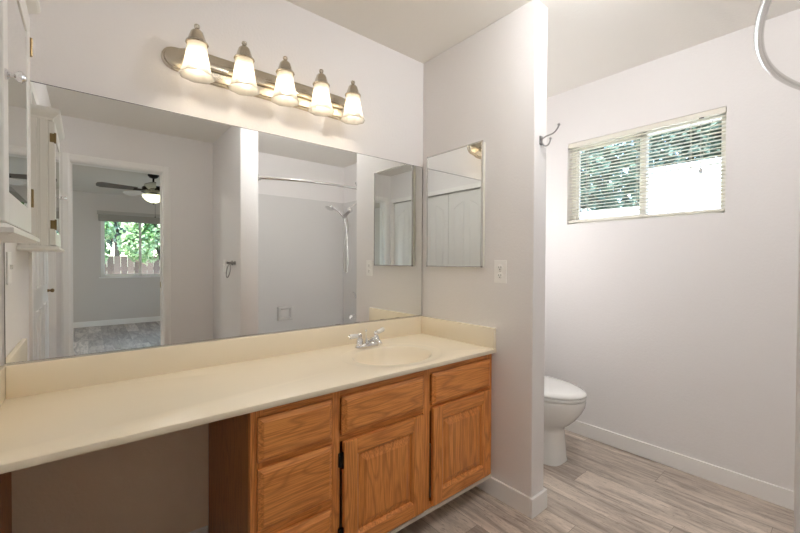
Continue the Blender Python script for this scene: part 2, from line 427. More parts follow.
# mini blind in the recess
bl = thing('window_blind', 'cream mini blind with open slats in the toilet room window', 'blind', (X2+.02, -.837, WZ1-.03))
MB().box(X2+.004, X2+.034, WY1+.004, WY0-.004, WZ1-.030, WZ1-.001, .002).build('head_rail', SLATM, bl)
MB().box(X2+.002, X2+.005, WY1+.003, WY0-.003, WZ1-.033, WZ1-.004, .001).build('valance', SLATM, bl)
m = MB(); ns = 24; zb = 1.511; zt = WZ1-.034
for i in range(ns):
    z = zb+(zt-zb)*(i+.5)/ns; tl = math.radians(-3)
    hw = .0125; r = []
    for k in range(5):
        u = -1+k*.5; xx = X2+.020+u*hw*math.cos(tl); zz = z+u*hw*math.sin(tl)+.0018*(1-u*u)
        r.append((xx, zz))
    top = [(x, zz+.0005) for x, zz in r]; bot = [(x, zz-.0005) for x, zz in r[::-1]]
    m.prism(top+bot, lambda u, v, t: (u, t, v), WY1+.006, WY0-.006)
m.build('slats', SLATT, bl)
MB().box(X2+.008, X2+.032, WY1+.006, WY0-.006, 1.490, 1.506, .003).build('bottom_rail', SLATM, bl)
for y in (-.53, -.84, -1.115):
    m = MB(); m.tube([(X2+.0075, y, 1.50), (X2+.0075, y, WZ1-.03)], .0011, 6); m.tube([(X2+.0325, y, 1.50), (X2+.0325, y, WZ1-.03)], .0011, 6)
    m.build('ladder_cord', CORDM, bl)
m = MB(); m.tube([(X2-.004, -1.166, 2.010), (X2-.006, -1.168, 1.735)], .0013, 6); m.tube([(X2-.003, -1.22, 2.0), (X2-.006, -1.168, 1.77)], .0011, 6)
pc = m.build('pull_cord', CORDM, bl)
MB().lathe(((.003, .03), (.005, .026), (.010, .004), (.009, 0)), (X2-.0105, -1.168, 1.712), 12).build('tassel', TASS, pc, True)
MB().box(X2-.004, X2+.004, -1.178, -1.156, 2.018, 2.024, .001).build('cord_lock', DARK, bl)

# ------------------------------------------------------------------ bedroom beyond the doorway
BY = -7.15; BX0, BX1 = -3.6, 1.3
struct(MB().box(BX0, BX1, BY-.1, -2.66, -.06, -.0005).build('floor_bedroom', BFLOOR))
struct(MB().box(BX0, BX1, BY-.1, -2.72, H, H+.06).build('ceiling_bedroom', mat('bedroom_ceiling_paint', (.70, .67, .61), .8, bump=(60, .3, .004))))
VX0, VX1, VZ0, VZ1 = -1.435, -.24, .90, 2.10
w = MB(); w.box(BX0, VX0, BY-.12, BY, 0, H); w.box(VX1, BX1, BY-.12, BY, 0, H); w.box(VX0, VX1, BY-.12, BY, 0, VZ0); w.box(VX0, VX1, BY-.12, BY, VZ1, H)
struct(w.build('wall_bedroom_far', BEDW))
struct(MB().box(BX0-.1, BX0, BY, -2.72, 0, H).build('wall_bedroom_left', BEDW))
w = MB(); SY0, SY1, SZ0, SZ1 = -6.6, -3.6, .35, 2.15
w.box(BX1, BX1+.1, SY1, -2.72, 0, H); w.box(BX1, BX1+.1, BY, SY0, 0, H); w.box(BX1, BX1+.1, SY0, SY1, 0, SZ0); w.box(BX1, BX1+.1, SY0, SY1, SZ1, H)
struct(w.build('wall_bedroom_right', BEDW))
window('window_fill', lambda a, d, z: (BX1+.04+d, -a, z), -SY1, -SY0, SZ0, SZ1, 5.1, .05)  # unseen side window, added to bring more daylight into the bedroom
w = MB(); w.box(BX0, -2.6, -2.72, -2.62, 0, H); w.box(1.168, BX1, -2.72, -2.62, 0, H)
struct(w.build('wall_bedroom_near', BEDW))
base('baseboard_bedroom', (BX0, BX1, BY, BY+bt, 0, .10))
window('window_2', lambda a, d, z: (a, BY-.05-d, z), VX0, VX1, VZ0, VZ1, -.82, .045)
m = MB(); m.box(VX0-.03, VX1+.03, BY, BY+.03, VZ0-.02, VZ0, .003)
struct(m.build('sill_bedroom', TRIM))
rs = thing('roller_shade', 'beige shade rolled up at the top of the bedroom window', 'blind', (-.84, BY+.02, 2.11))
MB().box(VX0-.05, VX1+.05, BY, BY+.055, 2.06, 2.12, .004).build('head_rail', mat('beige_shade_rail', (.48, .45, .41), .6), rs)
MB().box(VX0-.03, VX1+.03, BY+.012, BY+.040, 1.93, 2.062, .01).build('gathered_slats', mat('taupe_shade', (.36, .34, .30), .7), rs)

# ceiling fan
fx, fy = -.885, -4.74
fan = thing('ceiling_fan', 'dark bronze ceiling fan with glowing glass bowl in the bedroom', 'fan', (fx, fy, H))
MB().lathe(((.07, 0), (.068, -.02), (.045, -.045), (.02, -.055)), (fx, fy, H), 20).build('canopy', BRONZE, fan, True)
MB().tube([(fx, fy, H-.05), (fx, fy, H-.17)], .013).build('downrod', BRONZE, fan, True)
MB().lathe(((.03, -.155), (.12, -.17), (.14, -.19), (.14, -.235), (.10, -.26), (.05, -.27)), (fx, fy, H), 24).build('motor_housing', BRONZE, fan, True)
for k in range(5):
    a = math.radians(172+72*k)
    c, s_ = math.cos(a), math.sin(a)
    def fn(u, v, t, c=c, s_=s_): return (fx+u*c-v*s_, fy+u*s_+v*c, H-.232+t-v*.30)
    pol = [(.20, -.045), (.60, -.068), (.645, -.045), (.655, 0), (.645, .045), (.60, .068), (.20, .045)]
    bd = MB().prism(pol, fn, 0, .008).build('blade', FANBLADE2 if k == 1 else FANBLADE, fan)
    MB().prism([(.10, -.02), (.24, -.03), (.24, .03), (.10, .02)], fn, -.008, .0).build('blade_bracket', BRONZE, bd)
MB().lathe(((.05, -.27), (.06, -.285), (.055, -.295)), (fx, fy, H), 20).build('light_fitter', BRONZE, fan, True)
MB().lathe(((.135, -.295), (.142, -.300), (.13, -.33), (.09, -.375), (.04, -.40), (.012, -.405)), (fx, fy, H), 24).build('glass_bowl', BOWL, fan, True)
MB().lathe(((.012, -.404), (.015, -.412), (.006, -.425)), (fx, fy, H), 12).build('finial', BRONZE, fan, True)
m = MB(); m.tube([(fx+.02, fy, H-.40), (fx+.02, fy, H-.60)], .002, 6); m.ball((fx+.02, fy, H-.605), .008); m.build('pull_chain', BRONZE, fan)

# ------------------------------------------------------------------ outside
GZ = -.3
struct(MB().box(-9, 9, -16, 8, GZ-.1, GZ).build('ground_outside', SOIL))
fb = MB(); 
x = -5.0
fe = thing('garden_fence', 'weathered brown board fence outside the bedroom window', 'fence', (-.8, -10.2, GZ))
for i in range(54):
    x = -4.6+i*.1395
    MB().prism([(x, GZ), (x+.1355, GZ), (x+.1355, 1.32), (x, 1.32)], lambda u, v, t: (u, t, v), -10.2-.02, -10.2).build('board', FENCE, fe)
m = MB()
m.box(-4.6, 3.2, -10.27, -10.221, .1, .19); m.box(-4.6, 3.2, -10.27, -10.221, .95, 1.04)
m.build('rail', FENCE, fe)

def shrub(name, label, cat, c, rad, n, size, lm, seed, trunk=None):
    rnd = random.Random(seed)
    root = thing(name, label, cat, (c[0], c[1], GZ), {'flowering_shrub': 'shrubs over the garden fence', 'evergreen_tree': 'trees outside the toilet window'}.get(name))
    m = MB()
    lobes = [(Vector(c)+Vector((rnd.uniform(-.6, .6)*rad[0], rnd.uniform(-.6, .6)*rad[1], rnd.uniform(-.6, .7)*rad[2])), rnd.uniform(.35, .6)) for _ in range(14)]
    for i in range(n):
        lc, lr = rnd.choice(lobes)
        v = Vector((rnd.gauss(0, 1), rnd.gauss(0, 1), rnd.gauss(0, 1))).normalized()
        p = lc+Vector((v.x*rad[0], v.y*rad[1], v.z*rad[2]))*lr*rnd.uniform(.7, 1.05)
        nrm = (v+Vector((rnd.gauss(0, .6), rnd.gauss(0, .6), rnd.gauss(0, .6)+.3))).normalized()
        u = nrm.orthogonal().normalized(); w_ = nrm.cross(u); s = size*rnd.uniform(.6, 1.3); a = rnd.uniform(0, 2*PI)
        d1 = u*math.cos(a)+w_*math.sin(a); d2 = nrm.cross(d1)
        q = [p-d1*s, p-d1*s*.2+d2*s*.45+nrm*s*.12, p+d1*s, p-d1*s*.2-d2*s*.45+nrm*s*.12]
        m.b.faces.new([m.b.verts.new(k) for k in q])
    m.build('foliage', lm, root)
    m = MB(); m.tube([(c[0], c[1], GZ), (c[0]+.05, c[1], c[2]*.5), (c[0], c[1], c[2])], [.09, .07, .04] if trunk is None else trunk)
    for _ in range(7):
        lc, lr = rnd.choice(lobes); m.tube([(c[0], c[1], c[2]*.6), tuple((Vector(c)+lc)/2), tuple(lc)], [.035, .025, .01], 6)
    m.build('trunk', BARK, root, True)
    return root
shrub('flowering_shrub', 'pale green leafy shrub over the fence, left part of bedroom window', 'shrub', (-1.95, -9.55, 1.75), (.85, .45, .80), 6000, .075, LEAF, 3)
shrub('flowering_shrub', 'pale green leafy shrub over the fence, right part of bedroom window', 'shrub', (-.15, -9.55, 1.85), (.90, .45, .80), 6000, .075, LEAF, 4)
shrub('garden_tree', 'dark leafy tree beyond the fence behind the pale shrubs', 'tree', (-1.0, -12.2, 2.9), (2.2, .9, 1.2), 4500, .12, LEAFD, 5)
# outside the toilet room window
nb = thing('neighbour_building', 'sunlit white stucco garage wall outside the right pane of the toilet window', 'building', (3.8, -2.5, GZ))
MB().box(3.8, 4.9, -5.5, .0, GZ, 2.33).build('wall', STUCCO, nb)
MB().box(3.77, 4.93, -5.53, .03, 2.33, 2.375).build('parapet', STUCCO, nb)
gw = MB().box(3.85, 3.95, .034, 4.2, GZ, 1.93).build('garden_wall', STUCCO); tag(gw, 'low white garden wall outside the left pane of the toilet window', 'wall', kind='thing')
TR = 'evergreen_tree'
shrub(TR, 'dark green tree outside the left pane of the toilet window', 'tree', (5.0, 1.55, 2.75), (.75, 1.25, 1.15), 3600, .075, LEAFD, 9)
shrub(TR, 'dark green tree above the white garage, near the window mullion', 'tree', (6.3, -.75, 3.3), (.8, 1.35, 1.6), 6500, .085, LEAFD, 10)
shrub(TR, 'dark green tree above the white garage, at the right edge of the window', 'tree', (6.5, -3.75, 3.1), (.8, 1.25, 1.4), 6000, .085, LEAFD, 11)
shrub(TR, 'tall dark tree farthest behind the other trees outside the toilet window', 'tree', (9.0, .6, 4.0), (1.0, 2.6, 2.2), 4000, .12, LEAFD, 12)

# ------------------------------------------------------------------ mirror wall
mi = thing('wall_mirror', 'wide frameless vanity mirror above the cream backsplash', 'mirror', (-.915, 0, .873))
MB().box(-1.822, -.0075, -.0052, -.0002, .873, 1.795).build('backing', MEDGE, mi)
MB().box(-1.820, -.0095, -.0060, -.0052, .876, 1.7925).build('glass', MIRR, mi)
MB().box(-1.822, -.0075, -.009, -.0001, .8695, .8755).build('bottom_channel', STEEL, mi)
for x in (-.62, -.50, -.33, -.22): MB().box(x, x+.03, -.0072, -.0056, .8757, .8772).build('desilvered_spot', DARK, mi)

# vanity light: five shades
zc_ = 2.007
vl = thing('vanity_light', 'brushed nickel five-lamp bar glowing above the wall mirror', 'lamp', (-.94, 0, zc_))
def bar_outline(x0, x1, h, k):
    """long plate with ogee ends"""
    pts = []
    for side in (1, -1):
        seq = [(0, 1), (.020, 1.0), (.040, .95), (.055, .86), (.068, .78), (.085, .75), (.100, .70), (.114, .60), (.124, .44), (.131, .22), (.133, 0)]
        xs = x1-.133+k if False else None
        L = [((x1-.133+a-k*.4), b*h) for a, b in seq] if side == 1 else [((x0+.133-a+k*.4), b*h) for a, b in seq]
        if side == 1: pts += L + [(a, -b) for a, b in L[-2::-1]]
        else: pts += [(a, -b) for a, b in L] + [(a, b) for a, b in L[-2::-1]]
    return pts
bx0, bx1 = -1.392, -.478
m = MB(); r = []
for k, dy in ((0, 0), (0, .006), (.018, .010), (.022, .018), (.05, .022)):
    o_ = bar_outline(bx0, bx1, .061-k*.55, k)
    r.append([(u, -dy-.0002, zc_+v) for u, v in o_])
m.loft(r); bp_ = m.build('back_plate', NICKEL, vl, True, angle=30)
m = MB(); m.box(bx0+.11, bx1-.11, -.040, -.018, zc_-.016, zc_+.016, .008, 3); m.build('raised_rail', NICKEL, vl, True)
SY = -.118
sx = [-1.289, -1.114, -.939, -.763, -.588]
for x in sx:
    m = MB(); m.tube(catmull([(x, -.03, zc_), (x, -.050, zc_+.004), (x, -.066, zc_+.030), (x, -.074, zc_+.058), (x, -.092, zc_+.074), (x, SY, zc_+.072)], 5), .006, 10)
    m.build('arm', NICKEL, vl, True)
    ct = 2.034
    MB().lathe(((.038, 0), (.040, .003), (.038, .008), (.033, .011), (.0305, .018), (.027, .030), (.0235, .040), (.0215, .046), (.015, .053), (.009, .057), (.0065, .060), (.0095, .064), (.0105, .069), (.009, .074), (.004, .077)), (x, SY, ct), 24).build('cap', NICKEL, vl, True)
    # fluted bell shade, double-walled
    fl = lambda a, z: 1+.035*math.cos(8*a)*min(1, max(0, (ct-.02-z)/.13)) if False else 1
    def mod(a, z, ct=ct):
        t = min(1, max(0, (-z-.02)/.13)); return 1+.045*t*math.cos(8*a)+.012*math.cos(24*a)*t
    prof = [(.034, .002), (.0345, -.008), (.0365, -.025), (.040, -.05), (.0445, -.075), (.050, -.098), (.056, -.115), (.0605, -.121)]
    inn = [(a-.003, z) for a, z in prof[::-1]]
    sh = MB().lathe(prof+inn, (x, SY, ct), 72, cap0=False, cap1=False, mod=mod).build('shade', SHADE, vl, True, angle=60)
    MB().ball((x, SY, ct-.062), .019, (1, 1, 1.3), 16).build('bulb', BULBM, sh, True)
    MB().lathe(((.012, -.001), (.014, -.022), (.012, -.040)), (x, SY, ct), 16).build('socket', PLAST, sh, True)
for x in (-1.2, -.68):
    MB().lathe(((.004, 0), (.0075, .004), (.006, .010), (.002, .012)), (x, -.0215, zc_+.012), 12, (0, -1, 0)).build('mounting_knob', NICKEL, vl, True)

# ------------------------------------------------------------------ medicine cabinet on the partition
mc = thing('medicine_cabinet', 'mirrored medicine cabinet on the partition wall above the outlet', 'cabinet', (0, -.27, 1.18))
y0, y1, z0, z1 = -.072, -.488, 1.178, 1.840
MB().box(-.022, -.0003, y1+.004, y0-.004, z0+.004, z1-.004).build('case', CREAMFR, mc)
d = MB()
fw_ = .007
d.box(-.033, -.022, y1, y0, z0, z0+fw_, .001); d.box(-.033, -.022, y1, y0, z1-fw_, z1, .001); d.box(-.033, -.022, y0-fw_, y0, z0, z1, .001); d.box(-.033, -.022, y1, y1+fw_, z0, z1, .001)
dr = d.build('door', STEEL, mc)
MB().box(-.0305, -.0225, y1+fw_*.8, y0-fw_*.8, z0+fw_*.8, z1-fw_*.8).build('mirror_glass', MIRR, dr)

# outlet
def outlet(loc_x, yc, zc, sgn, label, name='electrical_outlet'):
    o = thing(name, label, 'outlet', (loc_x, yc, zc))
    X = lambda a, b: (min(loc_x+sgn*a, loc_x+sgn*b), max(loc_x+sgn*a, loc_x+sgn*b))
    MB().box(*X(.0003, .006), yc-.036, yc+.036, zc-.058, zc+.058, .002).build('cover_plate', PLAST, o)
    for dz in (.020, -.020):
        r_ = MB().lathe(((.017, 0), (.017, .0015), (.0155, .0025)), (loc_x+sgn*.0055, yc, zc+dz), 20, (sgn, 0, 0)).build('receptacle', PLAST, o, True)
        s = MB(); s.box(*X(.0075, .0086), yc-.0075, yc-.0052, zc+dz-.002, zc+dz+.007); s.box(*X(.0075, .0086), yc+.0052, yc+.0075, zc+dz-.002, zc+dz+.006)
        s.lathe(((.0026, 0), (.0026, .001)), (loc_x+sgn*.0076, yc, zc+dz-.008), 10, (sgn, 0, 0)); s.build('slots', DARK, r_)
    MB().lathe(((.003, 0), (.0025, .0012)), (loc_x+sgn*.006, yc, zc), 10, (sgn, 0, 0)).build('screw', STEEL, o)
outlet(0, -.585, 1.159, -1, 'white duplex outlet on the partition wall beside the medicine cabinet')
def switch(loc_x, yc, zc, sgn, label):
    o = thing('light_switch', label, 'switch', (loc_x, yc, zc), 'light switches')
    X = lambda a, b: (min(loc_x+sgn*a, loc_x+sgn*b), max(loc_x+sgn*a, loc_x+sgn*b))
    MB().box(*X(.0003, .006), yc-.036, yc+.036, zc-.058, zc+.058, .002).build('cover_plate', PLAST, o)
    MB().box(*X(.006, .015), yc-.005, yc+.005, zc-.004, zc+.012, .001).build('toggle', PLAST, o)
switch(LX, -.22, 1.178, 1, 'white light switch on the left wall under the white wall cabinet')
switch(PX0, -2.15, 1.16, -1, 'white light switch seen in the mirror beside the towel ring')

# robe hook on the partition end
hk = thing('robe_hook', 'satin double robe hook on the end of the partition wall', 'hook', (.052, -.767, 1.787))
MB().box(.040, .064, -.773, -.7673, 1.765, 1.808, .003).build('mounting_plate', DSTEEL, hk)
m = MB(); m.tube(catmull([(.052, -.772, 1.790), (.052, -.795, 1.800), (.052, -.830, 1.806), (.052, -.850, 1.822), (.052, -.857, 1.836)]), .0035, 8); m.ball((.052, -.8575, 1.839), .0065); m.build('upper_hook', DSTEEL, hk, True)
m = MB(); m.tube(catmull([(.052, -.772, 1.776), (.052, -.788, 1.757), (.052, -.806, 1.758), (.052, -.815, 1.772), (.052, -.817, 1.782)]), .0033, 8); m.ball((.052, -.8172, 1.785), .006); m.build('lower_hook', DSTEEL, hk, True)

# towel ring on the tub wall
tr = thing('towel_ring', 'chrome towel ring seen in the mirror on the grey tub wall', 'towel ring', (PX0, -1.93, 1.19))
MB().lathe(((.022, .0003), (.022, .006), (.012, .012), (.010, .035), (.014, .042), (.008, .05)), (PX0, -1.90, 1.19), 20, (-1, 0, 0)).build('post', DSTEEL, tr, True)
m = MB(); m.tube([(PX0-.043+.010*math.cos(2*PI*k/32), -1.875+.055*math.sin(2*PI*k/32), 1.118+.060*math.cos(2*PI*k/32)) for k in range(33)], .0045, 8, False)
m.build('ring', DSTEEL, tr, True)
MB().lathe(((.016, .0003), (.016, .008), (.010, .014), (.012, .04), (.005, .046)), (PX0, -1.815, 1.19), 16, (-1, 0, 0)).build('end_post', DSTEEL, tr, True)

# ------------------------------------------------------------------ countertop with basin
ZC = .764; YD = .566; LIP = .021
ct_ = thing('countertop', 'cream cultured marble countertop with backsplash and moulded oval basin', 'countertop', (-.91, -.28, ZC-LIP))
bx, by, ba, bb = -.485, -.318, .205, .168
x0c, x1c, y0c, y1c = LX+.001, -.001, -YD, -.001
bm = bmesh.new()
angs = sorted({round(2*PI*i/96, 6) for i in range(96)} | {round(math.atan2(y-by, x-bx) % (2*PI), 6) for x in (x0c+.004, x1c) for y in (y0c+.004, y1c)})
def edge_pt(a, e):
    c, s_ = math.cos(a), math.sin(a); t = 1e9
    if c > 1e-9: t = min(t, (x1c-bx)/c)
    if c < -1e-9: t = min(t, (x0c+e-bx)/c)
    if s_ > 1e-9: t = min(t, (y1c-by)/s_)
    if s_ < -1e-9: t = min(t, (y0c+e-by)/s_)
    return bx+c*t, by+s_*t
def ell(a, k, z):
    c, s_ = math.cos(a), math.sin(a); rr = ba*bb/math.sqrt((bb*c)**2+(ba*s_)**2)
    return (bx+c*rr*k, by+s_*rr*k, z)
rings = []
for e, z in ((.003, ZC-LIP), (.0, ZC-LIP+.003), (.0, ZC-.003), (.0009, ZC-.0009), (.003, ZC)):
    rings.append([(*edge_pt(a, e), z) for a in angs])
for k, z in ((1.285, ZC), (1.26, ZC-.0012), (1.23, ZC-.0028), (1.06, ZC-.0038), (1.0, ZC-.006)):
    rings.append([ell(a, k, z) for a in angs])
R = [[bm.verts.new(p) for p in r] for r in rings]; n = len(angs)
for a, c in zip(R, R[1:]):
    for i in range(n):
        j = (i+1) % n
        bm.faces.new((a[i], a[j], c[j], c[i]))
q = MB(); q.b.free(); q.b = bm
q.build('top', MARB, ct_, True, angle=50)
q = MB()
rings = [[ell(a, k, ZC+z) for a in angs] for k, z in ((1.0, -.006), (.975, -.010), (.94, -.020), (.88, -.045), (.78, -.080), (.62, -.110), (.42, -.128), (.2, -.135), (.1, -.136))]
q.loft(rings, False, False)
bs = q.build('basin', MARB, ct_, True)
MB().lathe(((.0215, .004), (.021, .0055), (.014, .003), (.008, .0045), (.001, .0045)), (bx, by, ZC-.1375), 20, cap0=False).build('drain', CHROME, bs, True)
MB().box(LX+.019, -.021, -.0205, -.0005, ZC-.001, .8693, .003, 2).build('backsplash', MARB, ct_, True)
for a, b in ((-.0205, -.0005), (LX+.0005, LX+.0185)):
    MB().box(a, b, -YD+.004, -.0005, ZC-.001, .8693, .003, 2).build('side_splash', MARB, ct_, True)

# faucet
fc = thing('basin_faucet', 'chrome two-handle faucet with white lever handles behind the basin', 'faucet', (bx, -.108, ZC))
FY = -.108; FZ = ZC+.0003
m = MB(); rg = []
for k, z in ((1, 0), (1, .006), (.93, .014), (.80, .019)):
    rg.append([(bx+.078*k*math.copysign(abs(math.cos(2*PI*i/40))**.75, math.cos(2*PI*i/40)), FY+.027*k*math.copysign(abs(math.sin(2*PI*i/40))**.75, math.sin(2*PI*i/40)), FZ+z) for i in range(40)])
m.loft(rg); m.build('base', CHROME, fc, True)
for s, ang, tilt in ((-1, 186, .0), (1, 24, .20)):
    hx = bx+s*.052
    h = MB().lathe(((.021, .014), (.022, .018), (.019, .024), (.017, .042), (.012, .048), (.010, .054), (.013, .058), (.013, .066), (.008, .072), (.004, .074)), (hx, FY, FZ), 20).build('handle', CHROME, fc, True)
    a = math.radians(ang); dv = Vector((math.cos(a), math.sin(a)*.6, tilt)).normalized(); p0 = Vector((hx, FY, FZ+.062))
    MB().tube([p0+dv*t for t in (.012, .018, .056, .062)], [.008, .0115, .0125, .011], 14).build('lever', PORC, h, True)['label'] = 'white porcelain lever'
    MB().tube([p0+dv*t for t in (.062, .066, .070)], [.007, .006, .003], 12).build('lever_cap', CHROME, h, True)
m = MB(); m.lathe(((.020, .015), (.018, .028), (.015, .036), (.004, .040)), (bx, FY, FZ), 20)
m.tube(catmull([(bx, FY, FZ+.024), (bx, FY-.03, FZ+.040), (bx, FY-.07, FZ+.046), (bx, FY-.098, FZ+.040), (bx, FY-.108, FZ+.028)]), .0105, 14); m.build('spout', CHROME, fc, True)
m = MB(); m.tube([(bx, FY+.018, FZ+.015), (bx, FY+.018, FZ+.075)], .0028, 8); m.ball((bx, FY+.018, FZ+.078), .0065); m.build('lift_rod', CHROME, fc, True)

# ------------------------------------------------------------------ vanity cabinet
VX = -1.226; VF = -.535; VT = ZC-LIP; VB = .108
vc = thing('vanity_cabinet', 'orange oak vanity cabinet with drawers and two doors under the countertop', 'cabinet', (-.613, -.28, 0))
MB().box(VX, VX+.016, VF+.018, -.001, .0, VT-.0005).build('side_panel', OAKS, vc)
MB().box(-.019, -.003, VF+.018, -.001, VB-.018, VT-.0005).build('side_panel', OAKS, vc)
# face frame
st = [(VX, VX+.040), (-.935, -.905), (-.488, -.447), (-.042, -.003)]
for a, b in st: MB().box(a, b, VF, VF+.019, VB, VT-.0005).build('frame_stile', OAKZ, vc)
rl = [(a[1], b[0], z0_, z1_) for z0_, z1_ in ((VT-.038, VT-.0005), (VB, VB+.03)) for a, b in zip(st, st[1:])]
rl += [(st[0][1], st[1][0], z0_, z1_) for z0_, z1_ in ((.545, .575), (.305, .360))]
rl += [(a[1], b[0], .545, .578) for a, b in zip(st[1:], st[2:])]
for a, b, z0_, z1_ in rl: MB().box(a, b, VF+.0004, VF+.019, z0_, z1_).build('frame_rail', OAKX, vc)
MB().box(VX+.016, -.004, VF-.006, -.002, VB-.016, VB-.0005).build('bottom_panel', RAW, vc)
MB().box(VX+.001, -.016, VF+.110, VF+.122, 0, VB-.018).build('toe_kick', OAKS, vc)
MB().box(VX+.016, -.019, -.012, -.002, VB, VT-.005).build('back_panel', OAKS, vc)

def slab(x0, x1, z0, z1, name):
    """drawer front with a wide bevelled edge"""
    m = MB(); yb, yf = VF-.0006, VF-.020
    R_ = []
    for k, y in ((0, yb), (0, yb-.010), (.004, yb-.012), (.016, yf)):
        R_.append([(x0+k, y, z0+k), (x1-k, y, z0+k), (x1-k, y, z1-k), (x0+k, y, z1-k)])
    m.loft(R_); return m.build(name, OAKX, vc)
slab(-1.205, -.942, .569, .712, 'drawer_front')
slab(-1.205, -.942, .350, .548, 'drawer_front')
slab(-1.205, -.942, .135, .318, 'drawer_front')
slab(-.901, -.493, .571, .712, 'false_front')
slab(-.442, -.031, .571, .712, 'false_front')

def cdoor(x0, x1, z0, z1, hinge_x):
    yb, yf = VF-.0006, VF-.020; s = .058
    # raised panel with its sticking is the door itself, stiles and rails frame it
    m = MB(); R_ = []
    for k, y in ((s-.001, yf+.001), (s+.008, yf+.008), (s+.010, yf+.013), (s+.014, yf+.013), (s+.040, yf+.003), (s+.041, yf+.0025)):
        R_.append([(x0+k, y, z0+k), (x1-k, y, z0+k), (x1-k, y, z1-k), (x0+k, y, z1-k)])
    m.loft(R_, False, True); d_ = m.build('door', OAKZ, vc)
    for a, b in ((x0, x0+s), (x1-s, x1)): MB().box(a, b, yf, yb, z0, z1, .003, 2).build('door_stile', OAKZ, d_)
    for a, b in ((z0, z0+s), (z1-s, z1)): MB().box(x0+s-.001, x1-s+.001, yf+.0006, yb, a, b, .003, 2).build('door_rail', OAKX, d_)
    return d_
d1 = cdoor(-.896, -.497, .122, .546, -.9)
d2 = cdoor(-.440, -.031, .122, .559, -.03)
for z in (.478, .20):
    h = MB(); h.box(-.912, -.8975, VF-.008, VF-.0006, z-.026, z+.026, .002); h.lathe(((.004, -.030), (.005, -.026), (.005, .026), (.004, .030)), (-.8975, VF-.011, z), 10)
    h.build('hinge', BLACKM, d1, True)['label'] = 'black hinge'

# oak end support of the counter at the left wall
sp_ = thing('counter_support', 'oak end panel holding the counter at the left wall', 'support', (LX+.03, -.3, 0))
MB().box(LX+.014, LX+.0575, VF, VF+.019, 0, VT-.0005).build('front_stile', OAKZ, sp_)
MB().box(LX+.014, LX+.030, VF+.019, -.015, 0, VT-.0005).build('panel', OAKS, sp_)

# ------------------------------------------------------------------ white wall cabinet on the left wall
cx0, cxb, cxf = LX+.0005, -1.742, -1.721
cy0, cy1, cz0, cz1 = -.450, -.838, 1.268, 1.798
wc = thing('wall_cabinet', 'white beadboard wall cabinet with mirrored door on the left wall', 'cabinet', (LX, -.62, cz0))
m = MB()
m.box(cx0, cxb, cy1, cy1+.012, cz0, cz1); m.box(cx0, cxb, cy1+.012, cy0-.012, cz1-.012, cz1); m.box(cx0, cxb, cy1+.012, cy0-.012, cz0, cz0+.012); m.box(cx0, cx0+.006, cy1+.012, cy0-.012, cz0+.012, cz1-.012)
m.build('carcass', WHITE, wc)
# beadboard side facing the mirror
m = MB(); pts = []; nb_ = 3; wdt = (cxb-cx0)/nb_
for i in range(nb_):
    a = cx0+i*wdt; pts += [(a, cy0-.002), (a+.004, cy0-.002), (a+.006, cy0), (a+wdt-.004, cy0), (a+wdt-.002, cy0-.003)]
pts += [(cxb, cy0-.002), (cxb, cy0-.012), (cx0, cy0-.012)]
m.prism(pts, lambda u, v, t: (u, v, t), cz0, cz1); m.build('beadboard_side', WHITE, wc)
m = MB()
def flare(z, k):
    return [(cx0, cy1-k, z), (cxb+.012+k, cy1-k, z), (cxb+.012+k, cy0+k, z), (cx0, cy0+k, z)]
m.loft([flare(cz1, .002), flare(cz1+.008, .004), flare(cz1+.024, .022), flare(cz1+.030, .026), flare(cz1+.046, .026)]); m.build('crown', WHITE, wc)
m = MB(); m.loft([flare(cz0-.020, .014), flare(cz0-.016, .022), flare(cz0-.008, .022), flare(cz0-.0005, .012)]); m.build('base_moulding', WHITE, wc)
dm = MB(); s = .046
ya, yb_ = cy1+.004, cy0-.004; za, zb_ = cz0+.004, cz1-.004
dm.box(cxb, cxf, ya, ya+s, za, zb_, .002); dm.box(cxb, cxf, yb_-s, yb_, za, zb_, .002); dm.box(cxb, cxf, ya+s, yb_-s, za, za+s*1.2, .002); dm.box(cxb, cxf, ya+s, yb_-s, zb_-s*1.2, zb_, .002)
wd_ = dm.build('door', WHITE, wc)
m = MB(); R_ = []
for k, x in ((0, cxf-.0035), (.014, cxf-.0015)):
    R_.append([(x, ya+s+k, za+s*1.2+k), (x, yb_-s-k, za+s*1.2+k), (x, yb_-s-k, zb_-s*1.2-k), (x, ya+s+k, zb_-s*1.2-k)])
m.loft(R_, False, True); m.build('mirror_panel', MIRR, wd_)
for z in (1.725, 1.358):
    m = MB(); m.lathe(((.0035, -.022), (.0035, .022)), (cxf+.001, cy0-.001, z), 10); m.box(cxf-.016, cxf, cy0-.004, cy0+.0015, z-.018, z+.018); m.build('hinge', BRASS, wd_)['label'] = 'antique brass hinge'
m = MB(); m.lathe(((.009, 0), (.009, .003), (.004, .006), (.004, .011), (.009, .016), (.010, .021), (.005, .026)), (cxf, ya+.012, 1.520), 16, (1, 0, 0)); m.build('knob', CHROME, wd_, True)['label'] = 'chrome knob'

